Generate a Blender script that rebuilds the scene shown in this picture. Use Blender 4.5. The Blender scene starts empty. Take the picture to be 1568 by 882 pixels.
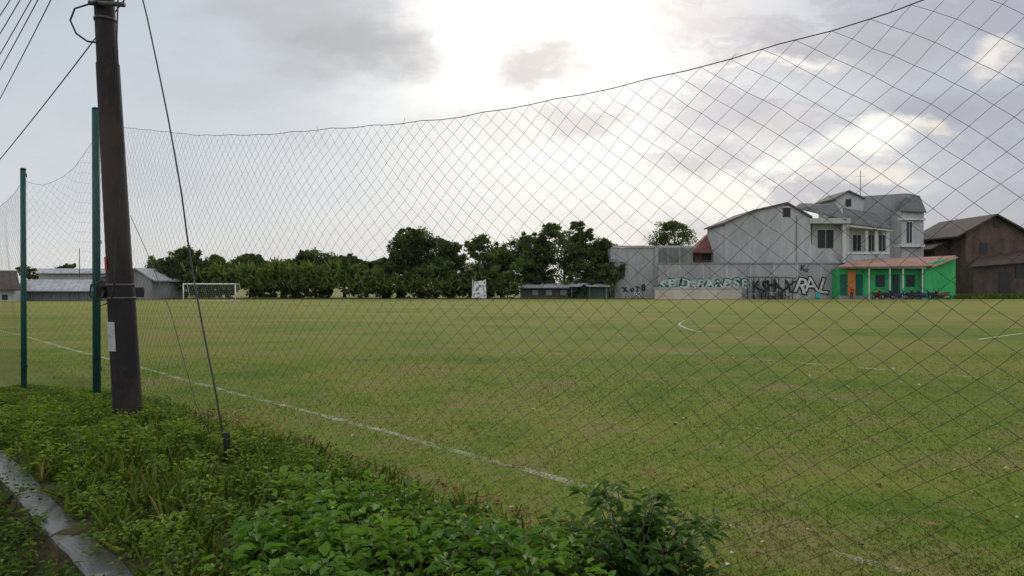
import bpy, bmesh, math, random
import numpy as np
from mathutils import Vector
random.seed(4); rng=np.random.default_rng(11)
S=bpy.context.scene
COL=S.collection
F=1045.0; HZ=436.0; H=2.0
def P(px,py,Y): return ((px-784)/F*Y, Y, H+(HZ-py)/F*Y)
def XD(t,d): return (d/2+t, d/2-t)

# ------------------------------------------------------------ materials
def newmat(name):
    m=bpy.data.materials.new(name); m.use_nodes=True
    nt=m.node_tree; nt.nodes.clear()
    out=nt.nodes.new('ShaderNodeOutputMaterial')
    return m,nt,out
def ramp(nt,fac,stops,interp='LINEAR'):
    r=nt.nodes.new('ShaderNodeValToRGB'); r.color_ramp.interpolation=interp
    e=r.color_ramp.elements
    while len(e)<len(stops): e.new(0.5)
    for i,(p,c) in enumerate(stops):
        e[i].position=p; e[i].color=(c[0],c[1],c[2],1)
    nt.links.new(fac,r.inputs[0]); return r.outputs[0]
def noise(nt,scale,detail=4,rough=.6,vec=None,coord='Object',stretch=None,dist=0,rot=None):
    if vec is None:
        tc=nt.nodes.new('ShaderNodeTexCoord'); vec=tc.outputs[coord]
    if stretch:
        mp=nt.nodes.new('ShaderNodeMapping'); mp.inputs['Scale'].default_value=stretch
        if rot: mp.inputs['Rotation'].default_value=(0,0,rot)
        nt.links.new(vec,mp.inputs[0]); vec=mp.outputs[0]
    n=nt.nodes.new('ShaderNodeTexNoise'); n.inputs['Scale'].default_value=scale
    n.inputs['Detail'].default_value=detail; n.inputs['Roughness'].default_value=rough
    n.inputs['Distortion'].default_value=dist
    nt.links.new(vec,n.inputs['Vector']); return n.outputs['Fac']
def mixc(nt,fac,a,b,mode='MIX'):
    m=nt.nodes.new('ShaderNodeMix'); m.data_type='RGBA'; m.blend_type=mode
    for s,v in ((m.inputs[0],fac),(m.inputs[6],a),(m.inputs[7],b)):
        if hasattr(v,'is_output'): nt.links.new(v,s)
        elif isinstance(v,(int,float)): s.default_value=v
        else: s.default_value=(v[0],v[1],v[2],1)
    return m.outputs[2]
def mrange(nt,v,a,b,c=0,d=1,smooth=True):
    m=nt.nodes.new('ShaderNodeMapRange')
    if smooth: m.interpolation_type='SMOOTHSTEP'
    nt.links.new(v,m.inputs[0])
    for i,x in enumerate((a,b,c,d)): m.inputs[i+1].default_value=x
    return m.outputs[0]
def math_(nt,op,a,b=0.0):
    m=nt.nodes.new('ShaderNodeMath'); m.operation=op
    for s,v in ((m.inputs[0],a),(m.inputs[1],b)):
        if hasattr(v,'is_output'): nt.links.new(v,s)
        else: s.default_value=v
    return m.outputs[0]
def principled(nt,out,col,rough=.8,metal=0,bump=None,bstr=.3,bdist=.02,spec=.3):
    p=nt.nodes.new('ShaderNodeBsdfPrincipled')
    if hasattr(col,'is_output'): nt.links.new(col,p.inputs['Base Color'])
    else: p.inputs['Base Color'].default_value=(col[0],col[1],col[2],1)
    if hasattr(rough,'is_output'): nt.links.new(rough,p.inputs['Roughness'])
    else: p.inputs['Roughness'].default_value=rough
    p.inputs['Metallic'].default_value=metal
    p.inputs['Specular IOR Level'].default_value=spec
    if bump is not None:
        b=nt.nodes.new('ShaderNodeBump'); b.inputs['Strength'].default_value=bstr; b.inputs['Distance'].default_value=bdist
        nt.links.new(bump,b.inputs['Height']); nt.links.new(b.outputs[0],p.inputs['Normal'])
    nt.links.new(p.outputs[0],out.inputs[0]); return p
def stucco(name,c,stain=.5,sc=.35,rough=.9,dark=None):
    m,nt,out=newmat(name)
    n1=noise(nt,sc,5,.65,stretch=(1,1,.35)); n2=noise(nt,sc*5,4,.7,stretch=(1,1,.25))
    dk=dark or tuple(x*(1-stain) for x in c)
    f=mrange(nt,math_(nt,'ADD',math_(nt,'MULTIPLY',n1,.6),math_(nt,'MULTIPLY',n2,.4)),.38,.62)
    col=mixc(nt,f,dk,c)
    principled(nt,out,col,rough,bump=n2,bstr=.2,spec=.15); return m
def metalmat(name,c,c2,rough=.5,metal=0.,sc=3):
    m,nt,out=newmat(name)
    n=noise(nt,sc,5,.7)
    principled(nt,out,mixc(nt,mrange(nt,n,.4,.65),c,c2),rough,metal,bump=n,bstr=.15,spec=.3); return m
def foliage(name,stops,trans=.35,rough=.6,spec=.2):
    m,nt,out=newmat(name)
    at=nt.nodes.new('ShaderNodeAttribute'); at.attribute_name='shade'
    c=ramp(nt,at.outputs['Fac'],stops)
    p=nt.nodes.new('ShaderNodeBsdfPrincipled'); nt.links.new(c,p.inputs['Base Color'])
    p.inputs['Roughness'].default_value=rough; p.inputs['Specular IOR Level'].default_value=spec
    t=nt.nodes.new('ShaderNodeBsdfTranslucent')
    tc=mixc(nt,1.0,c,(1.3,1.3,.5),'MULTIPLY'); nt.links.new(tc,t.inputs[0])
    mx=nt.nodes.new('ShaderNodeMixShader'); mx.inputs[0].default_value=trans
    nt.links.new(p.outputs[0],mx.inputs[1]); nt.links.new(t.outputs[0],mx.inputs[2])
    nt.links.new(mx.outputs[0],out.inputs[0]); return m

# ------------------------------------------------------------ mesh helpers
def link(o,parent=None):
    COL.objects.link(o)
    if parent: o.parent=parent
    return o
def empty(name,loc=(0,0,0)):
    e=bpy.data.objects.new(name,None); e.empty_display_size=.2; COL.objects.link(e); return e
def npmesh(name,v,f,mats,parent=None,shade=None,smooth=False):
    v=np.asarray(v,dtype=np.float32); f=np.asarray(f,dtype=np.int32)
    me=bpy.data.meshes.new(name)
    me.vertices.add(len(v)); me.vertices.foreach_set('co',v.ravel())
    n,k=f.shape
    me.loops.add(n*k); me.loops.foreach_set('vertex_index',f.ravel())
    me.polygons.add(n); me.polygons.foreach_set('loop_start',np.arange(0,n*k,k,dtype=np.int32))
    if shade is not None:
        a=me.attributes.new('shade','FLOAT','POINT'); a.data.foreach_set('value',np.clip(shade,0,1).astype(np.float32))
    me.update(calc_edges=True); me.validate()
    if smooth: me.polygons.foreach_set('use_smooth',[True]*n)
    for m in (mats if isinstance(mats,(list,tuple)) else [mats]): me.materials.append(m)
    return link(bpy.data.objects.new(name,me),parent)
def pymesh(name,v,f,mat,parent=None,smooth=False):
    me=bpy.data.meshes.new(name); me.from_pydata([tuple(x) for x in v],[],f); me.update()
    if smooth:
        for p in me.polygons: p.use_smooth=True
    me.materials.append(mat)
    return link(bpy.data.objects.new(name,me),parent)
def prism(name,poly,Y0,dep,mat,parent=None,bevel=0):
    pts=[P(a,b,Y0) for a,b in poly]; n=len(pts)
    v=[(p[0],Y0,p[2]) for p in pts]+[(p[0],Y0+dep,p[2]) for p in pts]
    f=[list(range(n)),list(range(2*n-1,n-1,-1))]+[[i,i+n,(i+1)%n+n,(i+1)%n] for i in range(n)]
    me=bpy.data.meshes.new(name); me.from_pydata(v,[],f)
    bm=bmesh.new(); bm.from_mesh(me); bmesh.ops.recalc_face_normals(bm,faces=bm.faces); bm.to_mesh(me); bm.free()
    me.materials.append(mat); return link(bpy.data.objects.new(name,me),parent)
def rect(name,x0,y0,x1,y1,Y0,dep,mat,parent=None):
    return prism(name,[(x0,y1),(x1,y1),(x1,y0),(x0,y0)],Y0,dep,mat,parent)
def boxw(name,c,s,mat,parent=None,rz=0):
    v=[];cz,sz=math.cos(rz),math.sin(rz)
    for x in (-.5,.5):
        for y in (-.5,.5):
            for z in (-.5,.5):
                a,b=x*s[0],y*s[1]; v.append((c[0]+a*cz-b*sz,c[1]+a*sz+b*cz,c[2]+z*s[2]))
    f=[(0,1,3,2),(4,6,7,5),(0,4,5,1),(2,3,7,6),(0,2,6,4),(1,5,7,3)]
    return pymesh(name,v,f,mat,parent)
def tube(name,pts,r,mat,parent=None,seg=8,smooth=True,caps=True):
    pts=[Vector(p) for p in pts]; n=len(pts)
    if not hasattr(r,'__len__'): r=[r]*n
    v=[];f=[]
    for i,p in enumerate(pts):
        t=(pts[min(i+1,n-1)]-pts[max(i-1,0)]).normalized()
        a=t.orthogonal().normalized() if i==0 else (a-t*a.dot(t)).normalized()
        b=t.cross(a)
        for k in range(seg):
            th=2*math.pi*k/seg; v.append(p+(a*math.cos(th)+b*math.sin(th))*r[i])
    for i in range(n-1):
        for k in range(seg):
            f.append((i*seg+k,i*seg+(k+1)%seg,(i+1)*seg+(k+1)%seg,(i+1)*seg+k))
    if caps: f.append(tuple(range(seg-1,-1,-1))); f.append(tuple(range((n-1)*seg,n*seg)))
    return pymesh(name,v,f,mat,parent,smooth)
def norm(a): return a/np.maximum(np.linalg.norm(a,axis=1,keepdims=True),1e-6)
def leafmesh(C,A,Nn,L,W,shade,broad=True,fold=.25,droop=.2):
    n=len(C); A=norm(A); B=norm(np.cross(A,Nn)); Nn=np.cross(B,A)
    L=L[:,None];W=W[:,None]
    if broad:
        pts=[C, C+A*L*.33+B*W*.5+Nn*W*fold, C+A*L*.7+B*W*.36+Nn*(W*fold-L*droop*.4), C+A*L-Nn*L*droop,
             C+A*L*.7-B*W*.36+Nn*(W*fold-L*droop*.4), C+A*L*.33-B*W*.5+Nn*W*fold]
        k=6; base=np.arange(n)[:,None]*6
        f=np.concatenate([base+np.array([[0,1,2,3]]),base+np.array([[0,3,4,5]])])
    else:
        pts=[C,C+A*L*.5+B*W*.5,C+A*L-Nn*L*droop,C+A*L*.5-B*W*.5]; k=4; base=np.arange(n)[:,None]*4
        f=base+np.array([[0,1,2,3]])
    v=np.stack(pts,axis=1).reshape(-1,3)
    return v,f,np.repeat(shade,k)
def join(parts):
    V=[];Fc=[];Sh=[];o=0
    for v,f,s in parts: V.append(v);Fc.append(f+o);Sh.append(s);o+=len(v)
    return np.concatenate(V),np.concatenate(Fc),np.concatenate(Sh)
def sph(n):
    a=rng.normal(size=(n,3)); return norm(a)
def vnoise(x,y,s):
    return (np.sin(x*s+1.3*np.sin(y*s*.7+2))*np.cos(y*s*1.13+1.7*np.sin(x*s*.6))+.5*np.sin(x*s*2.3+y*s*1.9))/1.5

# ------------------------------------------------------------ world / sky
W=bpy.data.worlds.new('World'); S.world=W; W.use_nodes=True; nt=W.node_tree; nt.nodes.clear()
out=nt.nodes.new('ShaderNodeOutputWorld')
SEL,SAZ=math.radians(28),math.radians(7)
sk=nt.nodes.new('ShaderNodeTexSky'); sk.sky_type='NISHITA'; sk.sun_disc=False
sk.sun_elevation=SEL; sk.sun_rotation=SAZ; sk.dust_density=3
b1=nt.nodes.new('ShaderNodeBackground'); b1.inputs[1].default_value=.07; nt.links.new(sk.outputs[0],b1.inputs[0])
tc=nt.nodes.new('ShaderNodeTexCoord'); D=tc.outputs['Generated']
sp=nt.nodes.new('ShaderNodeSeparateXYZ'); nt.links.new(D,sp.inputs[0])
yy=math_(nt,'MAXIMUM',sp.outputs[1],.06)
u=math_(nt,'DIVIDE',sp.outputs[0],yy); v=math_(nt,'DIVIDE',sp.outputs[2],yy)
cb=nt.nodes.new('ShaderNodeCombineXYZ'); nt.links.new(u,cb.inputs[0]); nt.links.new(v,cb.inputs[1])
UV=cb.outputs[0]
wn=nt.nodes.new('ShaderNodeTexNoise'); wn.inputs['Scale'].default_value=5; wn.inputs['Detail'].default_value=6; wn.inputs['Roughness'].default_value=.62
mpw=nt.nodes.new('ShaderNodeMapping'); mpw.inputs['Scale'].default_value=(1,2,2); nt.links.new(UV,mpw.inputs[0]); nt.links.new(mpw.outputs[0],wn.inputs[0])
def vm(op,a,b):
    m=nt.nodes.new('ShaderNodeVectorMath'); m.operation=op
    for s,x in ((m.inputs[0],a),(m.inputs[1],b)):
        if hasattr(x,'is_output'): nt.links.new(x,s)
        else: s.default_value=x
    return m
wv=vm('MULTIPLY',vm('SUBTRACT',wn.outputs['Color'],(.5,.5,.5)).outputs[0],(.26,.17,0)).outputs[0]
UVW=vm('ADD',UV,wv).outputs[0]
def blob(px,py,a,b,lo=.2,hi=1.,rot=0):
    c=((px-784)/F,(HZ-py)/F,0)
    d=vm('SUBTRACT',UVW,c).outputs[0]
    mp=nt.nodes.new('ShaderNodeMapping'); mp.vector_type='TEXTURE'
    mp.inputs['Rotation'].default_value=(0,0,rot); mp.inputs['Scale'].default_value=(a/F,b/F,1); nt.links.new(d,mp.inputs[0])
    l=vm('LENGTH',mp.outputs[0],(0,0,0)).outputs['Value']
    return mrange(nt,l,lo,hi,1,0)
base=ramp(nt,mrange(nt,v,0,.45,0,1,False),[(0,(.77,.77,.76)),(.3,(.67,.71,.745)),(1,(.56,.62,.69))])
rightf=mrange(nt,u,.1,.75)
base=mixc(nt,math_(nt,'MULTIPLY',rightf,.8),base,(.45,.48,.56))
c=base
for (px,py,a,b,col,k) in [(900,250,620,230,(.96,.955,.94),.8),(790,60,370,200,(1.2,1.19,1.17),1),(1010,40,300,150,(1.05,1.04,1.03),.85),
                      (900,220,280,120,(1.02,1.0,.98),.75),(1090,290,420,75,(1.03,.99,.93),.8)]:
    c=mixc(nt,math_(nt,'MULTIPLY',blob(px,py,a,b,0,1),k),c,col)
sn=noise(nt,4.5,7,.62,vec=UVW,stretch=(1,2.6,1))
st=mrange(nt,sn,.46,.60)
c=mixc(nt,math_(nt,'MULTIPLY',st,math_(nt,'ADD',math_(nt,'MULTIPLY',mrange(nt,u,.0,.45),.65),.10)),c,(.41,.43,.51))
for (px,py,a,b,col,k) in [(545,55,165,95,(.44,.46,.49),1),(430,10,180,60,(.50,.52,.55),.8),(820,100,110,40,(.55,.56,.59),.95),(880,178,105,45,(.60,.61,.64),.9),
     (760,205,130,40,(.74,.75,.76),.6),(1035,252,90,38,(.55,.56,.60),.9),(1080,15,130,45,(.60,.60,.63),.8),(1300,60,280,60,(.43,.44,.49),.8),(1180,180,110,30,(.62,.61,.64),.75),
     (1450,180,160,65,(.38,.40,.47),.8),(1500,330,150,40,(.48,.49,.55),.8),(330,120,220,50,(.56,.60,.65),.5)]:
    c=mixc(nt,math_(nt,'MULTIPLY',blob(px,py,a,b,.15,1),k),c,col)
for (px,py,a,b,col,k) in [(1340,215,110,45,(1.25,1.2,1.08),1),(1215,235,90,30,(1.12,1.08,.99),.9),(1200,95,110,22,(1.0,.96,.90),.8),(1545,95,70,30,(.98,.92,.83),.85),(1330,270,120,22,(.96,.89,.80),.8),(1430,215,60,18,(.95,.86,.74),.8)]:
    c=mixc(nt,math_(nt,'MULTIPLY',blob(px,py,a,b,.05,1),k),c,col)
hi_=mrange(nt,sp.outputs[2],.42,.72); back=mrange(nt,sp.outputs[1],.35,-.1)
c=mixc(nt,math_(nt,'MAXIMUM',hi_,back),c,(1.18,1.20,1.24))  # unseen sky overhead and behind the camera brightened as added fill light
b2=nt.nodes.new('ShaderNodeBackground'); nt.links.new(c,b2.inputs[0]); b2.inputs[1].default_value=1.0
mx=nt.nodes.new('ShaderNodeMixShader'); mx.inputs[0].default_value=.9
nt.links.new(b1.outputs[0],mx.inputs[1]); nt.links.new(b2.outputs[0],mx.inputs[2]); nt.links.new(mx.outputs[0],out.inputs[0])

sun=bpy.data.lights.new('sun','SUN'); sun.energy=1.1; sun.angle=math.radians(14); sun.color=(1,.95,.86)
so=link(bpy.data.objects.new('sun',sun))
sd=Vector((math.sin(SAZ)*math.cos(SEL),math.cos(SAZ)*math.cos(SEL),math.sin(SEL)))
so.rotation_euler=sd.to_track_quat('Z','Y').to_euler()
S.view_settings.view_transform='Standard'; S.view_settings.look='None'; S.view_settings.exposure=0

cam=bpy.data.cameras.new('camera'); co=link(bpy.data.objects.new('camera',cam)); S.camera=co
cam.lens=24.0; cam.sensor_width=36; cam.clip_end=6000; cam.clip_start=.05
co.location=(0,0,H); co.rotation_euler=(math.radians(90-.27),0,0)

# ------------------------------------------------------------ ground
def gh(x,y):
    d=x+y; t=(x-y)/2
    dd=d+.25*np.sin(t*1.7)+.12*np.sin(t*4.1)
    z=.24*(np.cos(np.clip((dd-3.9)/1.7,0,1)*math.pi)*.5+.5)
    z=z*np.clip((t+13)/4.5,0,1)
    z=z+.08*np.clip((3.9-d)/2,0,1)
    z=np.where(d<1.46,.06,z)
    z=np.where(d<.6,.06+.3*np.clip((.6-d)/.2,0,1),z)
    far=np.clip((np.hypot(x,y)-40)/20,0,1)
    return z*(1-far)+.03*vnoise(x,y,2.1)*np.clip((5.4-d)/1,0,1)*(1-far)
def axis(lo,hi,step,far):
    a=list(np.arange(lo,hi,step)); s=step; x=a[-1]
    while x<far: s*=1.35; x+=s; a.append(x)
    s=step; x=lo; b=[]
    while x>-far: s*=1.35; x-=s; b.append(x)
    return np.array(b[::-1]+a)
xs=axis(-14,9,.14,2500); ys=axis(-3,18,.14,2500)
X,Y=np.meshgrid(xs,ys); Z=gh(X,Y)
V=np.stack([X.ravel(),Y.ravel(),Z.ravel()],1)
nx,ny=len(xs),len(ys); I=np.arange((nx-1)*(ny-1)); r_,c_=I//(nx-1),I%(nx-1); b0=r_*nx+c_
FC=np.stack([b0,b0+1,b0+nx+1,b0+nx],1)
m,nt,out=newmat('ground_grass')
tc=nt.nodes.new('ShaderNodeTexCoord'); s3=nt.nodes.new('ShaderNodeSeparateXYZ'); nt.links.new(tc.outputs['Object'],s3.inputs[0])
dsum=math_(nt,'ADD',s3.outputs[0],s3.outputs[1])
big=noise(nt,.13,4,.65,dist=.6); mid=noise(nt,.6,5,.7,dist=.6); m2=noise(nt,2.2,4,.7); fine=noise(nt,9,5,.75); vf=noise(nt,45,3,.8)
g=ramp(nt,big,[(.3,(.062,.110,.014)),(.45,(.098,.140,.018)),(.56,(.135,.156,.026)),(.7,(.155,.132,.043))])
g=mixc(nt,math_(nt,'MULTIPLY',mrange(nt,mid,.48,.66),.8),g,(.168,.135,.056))
g=mixc(nt,math_(nt,'MULTIPLY',mrange(nt,mid,.46,.3),.7),g,(.052,.102,.012))
g=mixc(nt,math_(nt,'MULTIPLY',mrange(nt,m2,.52,.7),.55),g,(.168,.130,.062))
g=mixc(nt,math_(nt,'MULTIPLY',mrange(nt,m2,.45,.3),.5),g,(.045,.082,.012))
g=mixc(nt,math_(nt,'MULTIPLY',mrange(nt,fine,.5,.72),.5),g,(.21,.178,.085))
g=mixc(nt,math_(nt,'MULTIPLY',mrange(nt,fine,.5,.3),.6),g,(.035,.055,.010))
g=mixc(nt,math_(nt,'MULTIPLY',mrange(nt,vf,.5,.32),.5),g,(.025,.042,.008))
g=mixc(nt,math_(nt,'MULTIPLY',mrange(nt,s3.outputs[1],20,75),.55),g,(.195,.205,.052))
fs=noise(nt,.35,5,.7,stretch=(.25,1,1))
g=mixc(nt,math_(nt,'MULTIPLY',mrange(nt,s3.outputs[1],15,40),math_(nt,'MULTIPLY',mrange(nt,fs,.48,.62),.55)),g,(.205,.165,.075))
g=mixc(nt,math_(nt,'MULTIPLY',mrange(nt,s3.outputs[1],15,40),math_(nt,'MULTIPLY',mrange(nt,fs,.46,.34),.55)),g,(.085,.130,.022))
g=mixc(nt,math_(nt,'MULTIPLY',mrange(nt,math_(nt,'ADD',s3.outputs[1],math_(nt,'MULTIPLY',fs,10)),92,97),.45),g,(.22,.19,.12))
so_=ramp(nt,fine,[(.3,(.02,.018,.01)),(.5,(.055,.045,.026)),(.65,(.05,.07,.018)),(.8,(.07,.09,.022))])
edge=mrange(nt,math_(nt,'ADD',dsum,math_(nt,'MULTIPLY',mid,1.6)),5.5,6.5)
left=mrange(nt,s3.outputs[0],-7.2,-9.5)
edge=math_(nt,'MAXIMUM',edge,math_(nt,'MULTIPLY',left,.8))
g=mixc(nt,edge,so_,g)
hgt=math_(nt,'ADD',fine,math_(nt,'MULTIPLY',vf,.5))
principled(nt,out,g,.95,bump=hgt,bstr=.6,bdist=.03,spec=.05)
ground=npmesh('ground',V,FC,m,smooth=True)

def chalkmat(name,lo,hi,mx_,sc,col=(.50,.51,.42)):
    m,nt,out=newmat(name)
    n=noise(nt,sc,5,.75); n2=noise(nt,30,3,.75)
    f=mrange(nt,math_(nt,'ADD',math_(nt,'MULTIPLY',n,.6),math_(nt,'MULTIPLY',n2,.4)),lo,hi,0,mx_)
    pb=nt.nodes.new('ShaderNodeBsdfDiffuse'); pb.inputs[0].default_value=(*col,1)
    tb=nt.nodes.new('ShaderNodeBsdfTransparent'); mx=nt.nodes.new('ShaderNodeMixShader')
    nt.links.new(f,mx.inputs[0]); nt.links.new(tb.outputs[0],mx.inputs[1]); nt.links.new(pb.outputs[0],mx.inputs[2]); nt.links.new(mx.outputs[0],out.inputs[0])
    return m
chalk=chalkmat('chalk_line',.40,.62,.52,2.2); chalkf=chalkmat('chalk_line_faint',.44,.60,.42,1.2); chalkm=chalkmat('chalk_line_worn',.49,.66,.40,2.5); chalkb=chalkmat('chalk_line_fresh',.36,.56,.62,1.5,(.6,.6,.52))
def strip(name,pts,w,mat,parent,z=.005):
    v=[];f=[]
    for i,p in enumerate(pts):
        a=Vector(pts[max(i-1,0)]);b=Vector(pts[min(i+1,len(pts)-1)]);t=(b-a).normalized();nn=Vector((-t.y,t.x))
        ww=w*(1+.25*math.sin(i*1.7)*math.sin(i*.6))
        v.append((p[0]+nn.x*ww/2,p[1]+nn.y*ww/2,z)); v.append((p[0]-nn.x*ww/2,p[1]-nn.y*ww/2,z))
    for i in range(len(pts)-1): f.append((2*i,2*i+1,2*i+3,2*i+2))
    return pymesh(name,v,f,mat,parent)
fl=empty('field_markings')
wob=lambda t:7.5+.05*math.sin(t*.8)+.02*math.sin(t*3.1)
strip('touchline',[XD(t,wob(t)) for t in np.linspace(-3.0,-60,200)],.12,chalk,fl)
strip('touchline_worn',[XD(t,wob(t)) for t in np.linspace(4,-3.0,50)],.11,chalkm,fl)
strip('box_side',[XD(t,24.8) for t in np.linspace(14,-8,60)],.16,chalkf,fl)
strip('box_front',[XD(-12+.0*k,24.8+k) for k in np.linspace(0,40,40)],.12,chalkf,fl)
strip('inner_box_side',[XD(t,17.2) for t in np.linspace(6,-9,50)],.10,chalkm,fl)
arcp=[(1100,485),(1070,487),(1048,491),(1040,496),(1046,501),(1070,508),(1110,514),(1170,521),(1260,527),(1380,527),(1480,522),(1540,514),(1600,506)]
def G(px,py): Yk=H*F/(py-HZ); return ((px-784)/F*Yk,Yk)
def smooth_pts(p,n=8):
    o=[]
    for i in range(len(p)-1):
        p0=p[max(i-1,0)];p1=p[i];p2_=p[i+1];p3_=p[min(i+2,len(p)-1)]
        for k in range(n):
            s=k/n; o.append(tuple(.5*((2*b)+(-a+c_)*s+(2*a-5*b+4*c_-d)*s*s+(-a+3*b-3*c_+d)*s**3) for a,b,c_,d in zip(p0,p1,p2_,p3_)))
    o.append(p[-1]); return o
ap=smooth_pts([G(*a) for a in arcp])
strip('arc',ap,.14,chalkf,fl)
strip('arc_fresh',ap[16:42],.12,chalkb,fl,.010)
strip('arc_fresh_right',ap[82:],.09,chalkb,fl,.010)

# ------------------------------------------------------------ lawn blades + fallen leaves
n=180000
yv=3.6+ (rng.random(n)**1.7)*16; xv=(rng.random(n)*2-1)*.82*yv
k=(xv+yv+.5*vnoise(xv,yv,1.3))>4.9; xv,yv=xv[k],yv[k]; n=len(xv)
patch=vnoise(xv,yv,.8)*.4+vnoise(xv,yv,3.1)*.3+vnoise(xv+5,yv,.33)*.4
k=rng.random(n)<(.60+.5*patch); xv,yv,patch=xv[k],yv[k],patch[k]; n=len(xv)
A=np.stack([rng.normal(0,.8,n),rng.normal(0,.8,n),np.full(n,.8)],1)
C=np.stack([xv,yv,gh(xv,yv)-.003],1)
L=rng.uniform(.015,.045,n); Wd=rng.uniform(.004,.008,n)*(1+yv/14)
sh=.42-.30*patch+rng.normal(0,.19,n)
lawn_m=foliage('lawn',[(0,(.040,.080,.010)),(.4,(.082,.135,.016)),(.7,(.145,.160,.030)),(1,(.24,.19,.09))],.3,.75,.06)
v_,f_,s_=leafmesh(C,A,sph(n),L,Wd,sh,False)
npmesh('lawn_grass',v_,f_,lawn_m,shade=s_)
n=2600
yv=3.8+rng.random(n)**1.1*15; xv=(rng.random(n)*1.15-.3)*.9*yv
k=((xv+yv)>5.4+rng.random(n)*3)&(rng.random(n)<.55+.4*vnoise(xv,yv,.6)); xv,yv=xv[k],yv[k]; n=len(xv)
C=np.stack([xv,yv,np.full(n,.015)+rng.random(n)*.012],1)
A=np.stack([rng.normal(0,1,n),rng.normal(0,1,n),rng.normal(0,.2,n)],1)
Nn=np.stack([rng.normal(0,.35,n),rng.normal(0,.35,n),np.ones(n)],1)
L=rng.uniform(.02,.055,n)*(1+(rng.random(n)<.08)*.6)
dead_m=foliage('dead_leaf',[(0,(.08,.04,.016)),(.35,(.20,.085,.03)),(.7,(.30,.20,.10)),(.9,(.38,.32,.21)),(1,(.58,.55,.45))],.15,.8,.1)
v_,f_,s_=leafmesh(C,A,Nn,L,L*rng.uniform(.4,.7,n),rng.random(n),True)
npmesh('fallen_leaves',v_,f_,dead_m,shade=s_)

# ------------------------------------------------------------ bank weeds
def hfac(p):
    t=(p[:,0]-p[:,1])/2
    return np.clip((t+10.8)/5.0,.30,1)
def plants(n,pos,hlo,hhi,nl,llo,lhi,ratio,rad,shade0,upa=.25,hs=None):
    hh=rng.uniform(hlo,hhi,n)*hfac(pos)
    if hs is not None: hh=hh*hs
    pid=np.repeat(np.arange(n),nl); M=len(pid)
    tt=rng.random(M)**.7
    az=rng.random(M)*2*np.pi
    lean=rng.normal(0,.15,(n,2))
    R=rad*rng.uniform(.1,1,M)*(1.15-.6*tt)
    x=pos[pid,0]+lean[pid,0]*tt*hh[pid]+np.cos(az)*R
    y=pos[pid,1]+lean[pid,1]*tt*hh[pid]+np.sin(az)*R
    z=gh(pos[pid,0],pos[pid,1])+hh[pid]*(.12+.88*tt)-R*.2
    A=np.stack([np.cos(az),np.sin(az),upa+rng.normal(0,.3,M)],1)
    Nn=np.stack([rng.normal(0,.3,M),rng.normal(0,.3,M),np.ones(M)],1)
    L=rng.uniform(llo,lhi,M)
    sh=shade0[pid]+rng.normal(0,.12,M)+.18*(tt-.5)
    return leafmesh(np.stack([x,y,z],1),A,Nn,L,L*ratio*rng.uniform(.8,1.2,M),sh,True)
def bankpts(n,t0,t1,d0,d1):
    t=rng.uniform(t0,t1,n); d=rng.uniform(d0,d1,n)
    return np.stack([d/2+t,d/2-t],1)
def clear(p):  # keep pole foot and guy anchor visible, trodden
    a=np.hypot(p[:,0]+5.15,p[:,1]-8.95)>.38; b=np.hypot(p[:,0]+2.72,p[:,1]-6.45)>.25
    return p[a&b]
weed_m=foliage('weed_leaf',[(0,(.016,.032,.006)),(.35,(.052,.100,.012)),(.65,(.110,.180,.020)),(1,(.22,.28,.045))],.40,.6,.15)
p=clear(bankpts(3300,-10.5,2.2,1.75,5.0))
w=vnoise(p[:,0],p[:,1],1.4)*.6+vnoise(p[:,0]+7,p[:,1],3.7)*.5; d=p.sum(1)
k=rng.random(len(p))<np.clip(.8+.6*w-np.clip(d-4.3,0,1)*.5,0.05,1); p=p[k]; w=w[k]
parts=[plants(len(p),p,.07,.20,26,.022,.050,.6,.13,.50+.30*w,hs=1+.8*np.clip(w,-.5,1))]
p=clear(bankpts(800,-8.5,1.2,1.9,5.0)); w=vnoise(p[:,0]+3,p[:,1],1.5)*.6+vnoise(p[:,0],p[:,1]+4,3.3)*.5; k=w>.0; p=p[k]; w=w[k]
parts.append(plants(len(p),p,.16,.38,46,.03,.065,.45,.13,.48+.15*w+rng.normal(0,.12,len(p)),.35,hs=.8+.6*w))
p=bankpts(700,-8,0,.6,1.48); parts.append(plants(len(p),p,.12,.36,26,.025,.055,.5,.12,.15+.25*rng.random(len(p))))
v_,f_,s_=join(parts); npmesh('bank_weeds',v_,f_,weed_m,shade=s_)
p=np.stack([rng.uniform(-1.6,.5,200),rng.uniform(3.3,5.2,200)],1); d=p.sum(1); k=(d>2.1)&(d<4.9); p=p[k]
ww=vnoise(p[:,0],p[:,1],2.6)
parts=[plants(len(p),p,.14,.38,22,.05,.10,.52,.12,.52+.22*ww,.2,hs=1+.4*ww)]
v_,f_,s_=join(parts); npmesh('broadleaf_herbs',v_,f_,foliage('herb_leaf',[(0,(.016,.040,.007)),(.5,(.060,.145,.015)),(1,(.14,.26,.028))],.42,.55,.2),shade=s_)
p=clear(bankpts(1900,-10.5,2.3,1.8,5.6)); nb=7; pid=np.repeat(np.arange(len(p)),nb); M=len(pid)
C=np.stack([p[pid,0]+rng.normal(0,.03,M),p[pid,1]+rng.normal(0,.03,M),gh(p[pid,0],p[pid,1])],1)
A=np.stack([rng.normal(0,.5,M),rng.normal(0,.5,M),np.ones(M)],1); L=rng.uniform(.07,.26,M)*hfac(p)[pid]
v_,f_,s_=leafmesh(C,A,sph(M),L,np.full(M,.005)+L*.012,.5+rng.normal(0,.2,M),True,.1,.3)
npmesh('tall_grass',v_,f_,foliage('grass_blade',[(0,(.03,.055,.010)),(.5,(.09,.145,.018)),(.8,(.17,.20,.035)),(1,(.28,.23,.11))],.35,.65,.12),shade=s_)
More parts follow.
